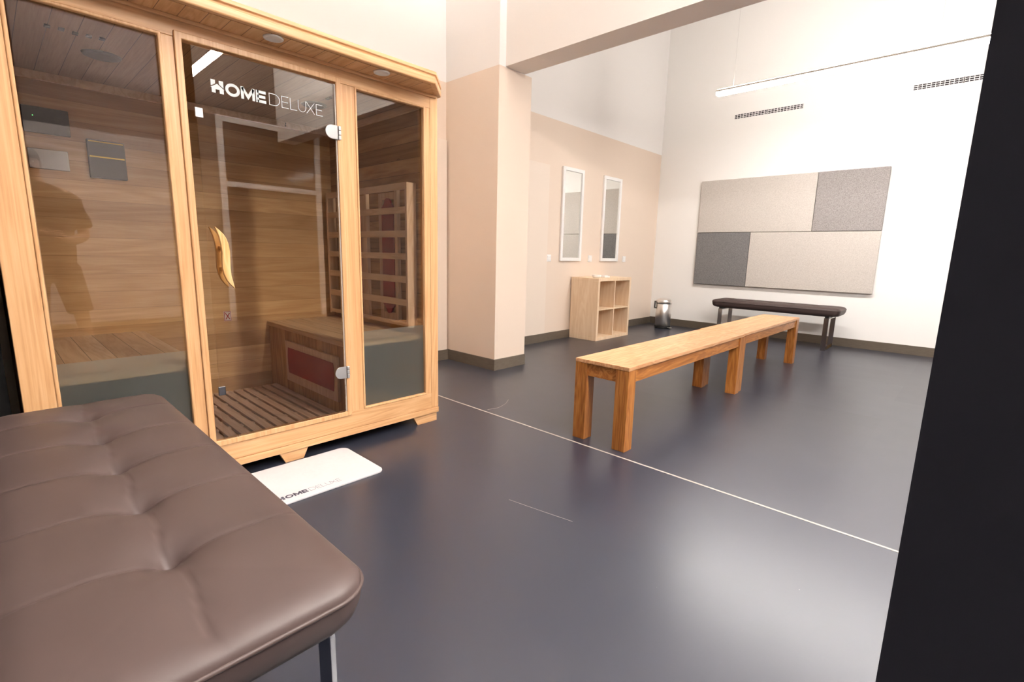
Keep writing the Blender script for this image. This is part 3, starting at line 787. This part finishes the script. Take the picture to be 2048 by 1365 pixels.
# ------------------------------------------------------------------ floor mat board with printed name
a0, a1, b0, b1, r_ = -2.338, -1.948, .60, 1.205, .04
out = []
for cx_, cy_, s0 in ((a1 - r_, b1 - r_, 0), (a0 + r_, b1 - r_, 90), (a0 + r_, b0 + r_, 180), (a1 - r_, b0 + r_, 270)):
    out += [(cx_ + r_ * math.cos(math.radians(s0 + 90 * k / 8)), cy_ + r_ * math.sin(math.radians(s0 + 90 * k / 8))) for k in range(9)]
bm = BM(); prism(bm, out, lambda p, t: (p[0], p[1], .0003 + .0085 * t), 0, 1)
mt_ = tag(obj('bath_mat', bm, 'white_matt', bevel=.002), 'white stone-like bath mat with rounded corners on the floor at the sauna door', 'mat')
K = .60
bm = BM(); word(bm, (0, 1, 2, 3), lambda u, v, t: (-1.985 - v * K * 1.0, .722 + u * K, .0089 + .0004 * t)); obj('lettering', bm, 'ink', mt_, label='bold dark word HOME')
bm = BM(); word(bm, (4, 5, 6, 7, 8, 9), lambda u, v, t: (-1.985 - v * K * 1.0, .722 + u * K, .0089 + .0004 * t)); obj('lettering', bm, 'ink_thin', mt_, label='thin grey word DELUXE')

# ------------------------------------------------------------------ the photographer, standing right of the camera; the photo shows him mirrored in the left sauna pane
MT['skin'] = plain('skin', (.42, .24, .16, 1), .55)
MT['shirt'] = plain('dark_cotton', (.018, .016, .018, 1), .9)
MT['shorts'] = plain('dark_canvas', (.025, .022, .022, 1), .9)
MT['hair'] = plain('dark_hair', (.012, .009, .008, 1), .6)
MT['shoe'] = plain('dark_shoe', (.03, .03, .03, 1), .6)
PX, PY = .92, .355       # faces -x
def skin(name, verts, edges, radii, mat, parent, sub=2, label=None):
    me = bpy.data.meshes.new(name); me.from_pydata([(x - PX, y - PY, z) for x, y, z in verts], edges, []); me.materials.append(MT[mat])
    o = bpy.data.objects.new(name, me); COL.objects.link(o)
    if parent is None: o.location = (PX, PY, 0)
    else: o.parent = parent
    sm = o.modifiers.new('skin', 'SKIN'); sm.use_smooth_shade = True
    for i, r in enumerate(radii):
        sv = me.skin_vertices[0].data[i]; sv.radius = r if isinstance(r, tuple) else (r, r); sv.use_root = (i == 0)
    ss = o.modifiers.new('sub', 'SUBSURF'); ss.levels = sub; ss.render_levels = sub
    if label: o['label'] = label
    return o
V = [(PX, PY, .95), (PX, PY, 1.10), (PX, PY, 1.28), (PX + .01, PY, 1.44), (PX, PY - .02, 1.52), (PX - .01, PY - .035, 1.58), (PX - .02, PY - .045, 1.66), (PX - .02, PY - .045, 1.73),
     # right side (+y) arm: shoulder, elbow, wrist
     (PX + .01, PY + .175, 1.44), (PX + .02, PY + .235, 1.27), (PX + .0, PY + .255, 1.10), (PX - .12, PY + .15, 1.06), (PX - .19, PY + .06, 1.10),
     (PX + .01, PY - .175, 1.44), (PX + .02, PY - .235, 1.27), (PX + .0, PY - .255, 1.10), (PX - .12, PY - .15, 1.06), (PX - .19, PY - .06, 1.10),
     # legs
     (PX, PY + .11, .86), (PX, PY + .16, .50), (PX + .02, PY + .20, .12), (PX, PY + .205, .06), (PX - .14, PY + .22, .035),
     (PX, PY - .10, .86), (PX, PY - .12, .50), (PX + .02, PY - .13, .12), (PX, PY - .13, .06), (PX - .14, PY - .15, .035)]
E_ = [(0, 1), (1, 2), (2, 3), (3, 4), (4, 5), (5, 6), (6, 7), (3, 8), (8, 9), (9, 10), (10, 11), (11, 12), (3, 13), (13, 14), (14, 15), (15, 16), (16, 17),
      (0, 18), (18, 19), (19, 20), (20, 21), (21, 22), (0, 23), (23, 24), (24, 25), (25, 26), (26, 27)]
Rr = [(.15, .12), (.145, .11), (.15, .11), (.085, .075), .062, .055, (.078, .088), (.07, .075), .062, .050, .044, .038, .028, .062, .050, .044, .038, .028,
      .088, .060, .042, .045, .035, .088, .060, .042, .045, .035]
body = skin('person', V, E_, Rr, 'skin', None)
tag(body, 'person in dark t-shirt and shorts, arms folded, mirrored in the left sauna pane', 'person')
def garment(name, rings_list, tubes, mat, vox=.012):
    bm = BM()
    for rings in rings_list:
        prev = None
        for x, y, z, rx, ry in rings:
            cur = [bm.verts.new((x + rx * math.cos(2 * PI * k / 24), y + ry * math.sin(2 * PI * k / 24), z)) for k in range(24)]
            if prev: 
                for k in range(24): bm.faces.new((prev[k], prev[(k + 1) % 24], cur[(k + 1) % 24], cur[k]))
            else: bm.faces.new(cur[::-1])
            prev = cur
        bm.faces.new(prev)
    for pts, rr in tubes: tube(bm, pts, rr, 16)
    o = obj(name, bm, mat, body, smooth=True)
    rm = o.modifiers.new('fuse', 'REMESH'); rm.mode = 'VOXEL'; rm.voxel_size = vox; rm.use_smooth_shade = True
    o.modifiers.new('soft', 'SMOOTH').iterations = 6
    return o
garment('t_shirt', [[(PX, PY, .88, .150, .185), (PX - .01, PY, 1.0, .165, .19), (PX - .012, PY, 1.12, .160, .19), (PX, PY, 1.28, .150, .205), (PX + .01, PY, 1.40, .135, .215), (PX + .01, PY, 1.455, .12, .19), (PX + .005, PY - .01, 1.50, .10, .13), (PX, PY - .02, 1.53, .078, .080)]],
        [([(PX + .01, PY + s_ * .14, 1.43), (PX + .012, PY + s_ * .20, 1.38), (PX + .018, PY + s_ * .238, 1.25), (PX + .014, PY + s_ * .25, 1.17)], [.070, .080, .074, .072]) for s_ in (1, -1)], 'shirt')
garment('shorts', [[(PX, PY + .005, .72, .12, .17), (PX, PY, .80, .145, .185), (PX, PY, .90, .150, .180), (PX, PY, .96, .140, .165)]],
        [([(PX, PY + .10, .84), (PX, PY + .13, .66), (PX + .005, PY + .165, .45)], [.105, .100, .092]), ([(PX, PY - .09, .84), (PX, PY - .11, .66), (PX + .005, PY - .125, .45)], [.105, .100, .092])], 'shorts')
for s_ in (1, -1):
    ys = PY + (.205 if s_ > 0 else -.13); y2 = ys + s_ * .018
    skin('shoe', [(PX + .04, ys, .05), (PX - .04, ys, .06), (PX - .15, y2, .042)], [(0, 1), (1, 2)], [.048, .052, .042], 'shoe', body)
# hands with five fingers each, resting on the forearms
for s_ in (1, -1):
    wv = Vector((PX - .19, PY + s_ * .06, 1.10)); dr_ = Vector((-.03, -s_ * .085, .012))
    vs = [tuple(wv), tuple(wv + dr_)]; es = [(0, 1)]; rs = [.026, (.038, .022)]
    for k, ln in enumerate((.062, .072, .068, .054)):
        base = wv + dr_ + Vector((0, 0, .027 - .018 * k)); i0 = len(vs)
        vs += [tuple(base + Vector((-.002, -s_ * .022, 0))), tuple(base + Vector((.004, -s_ * (.022 + ln * .5), -.002))), tuple(base + Vector((.028, -s_ * (.022 + ln * .85), -.006)))]
        es += [(1, i0), (i0, i0 + 1), (i0 + 1, i0 + 2)]; rs += [.010, .009, .007]
    i0 = len(vs); tb = wv + dr_ * .4
    vs += [tuple(tb + Vector((-.01, -s_ * .01, .035))), tuple(tb + Vector((-.012, -s_ * .035, .058)))]; es += [(0, i0), (i0, i0 + 1)]; rs += [.012, .010]
    skin('hand', vs, es, rs, 'skin', body, 1)
# head features
hc = Vector((PX - .02, PY - .045, 1.675))
bm = BM(); bmesh.ops.create_uvsphere(bm, u_segments=28, v_segments=18, radius=1)
for v in bm.verts:
    x, y, z = v.co; v.co = hc + Vector((x * .100 + .006, y * .083, z * .118 + .012))
top_ = [f for f in bm.faces if (f.calc_center_median().z < hc.z + .035 and f.calc_center_median().x < hc.x + .03) or f.calc_center_median().z < hc.z - .05]
bmesh.ops.delete(bm, geom=top_, context='FACES')
ho = obj('hair', bm, 'hair', body, smooth=True); ho.modifiers.new('solid', 'SOLIDIFY').thickness = .008
for s_ in (1, -1):
    bm = BM(); bmesh.ops.create_uvsphere(bm, u_segments=14, v_segments=10, radius=1)
    for v in bm.verts: v.co = hc + Vector((v.co.x * .018, s_ * .080 + v.co.y * .009, v.co.z * .030 - .01))
    obj('ear', bm, 'skin', body, smooth=True)
    bm = BM(); bmesh.ops.create_uvsphere(bm, u_segments=12, v_segments=8, radius=.0085)
    for v in bm.verts: v.co = hc + Vector((-.074, s_ * .031, .004)) + v.co
    obj('eye', bm, 'white', body, smooth=True)
bm = BM(); prism(bm, [(-.010, .010), (.010, .010), (.016, -.028), (-.016, -.028)], lambda p, t: (hc.x - .078 - .020 * t * (1 if p[1] < 0 else .2), hc.y + p[0] * (1 - .4 * t), hc.z + p[1]), 0, 1)
obj('nose', bm, 'skin', body, .003)
obj('mouth', bx(hc.x - .083, hc.x - .07, hc.y - .024, hc.y + .024, hc.z - .055, hc.z - .047), 'red', body, .003)
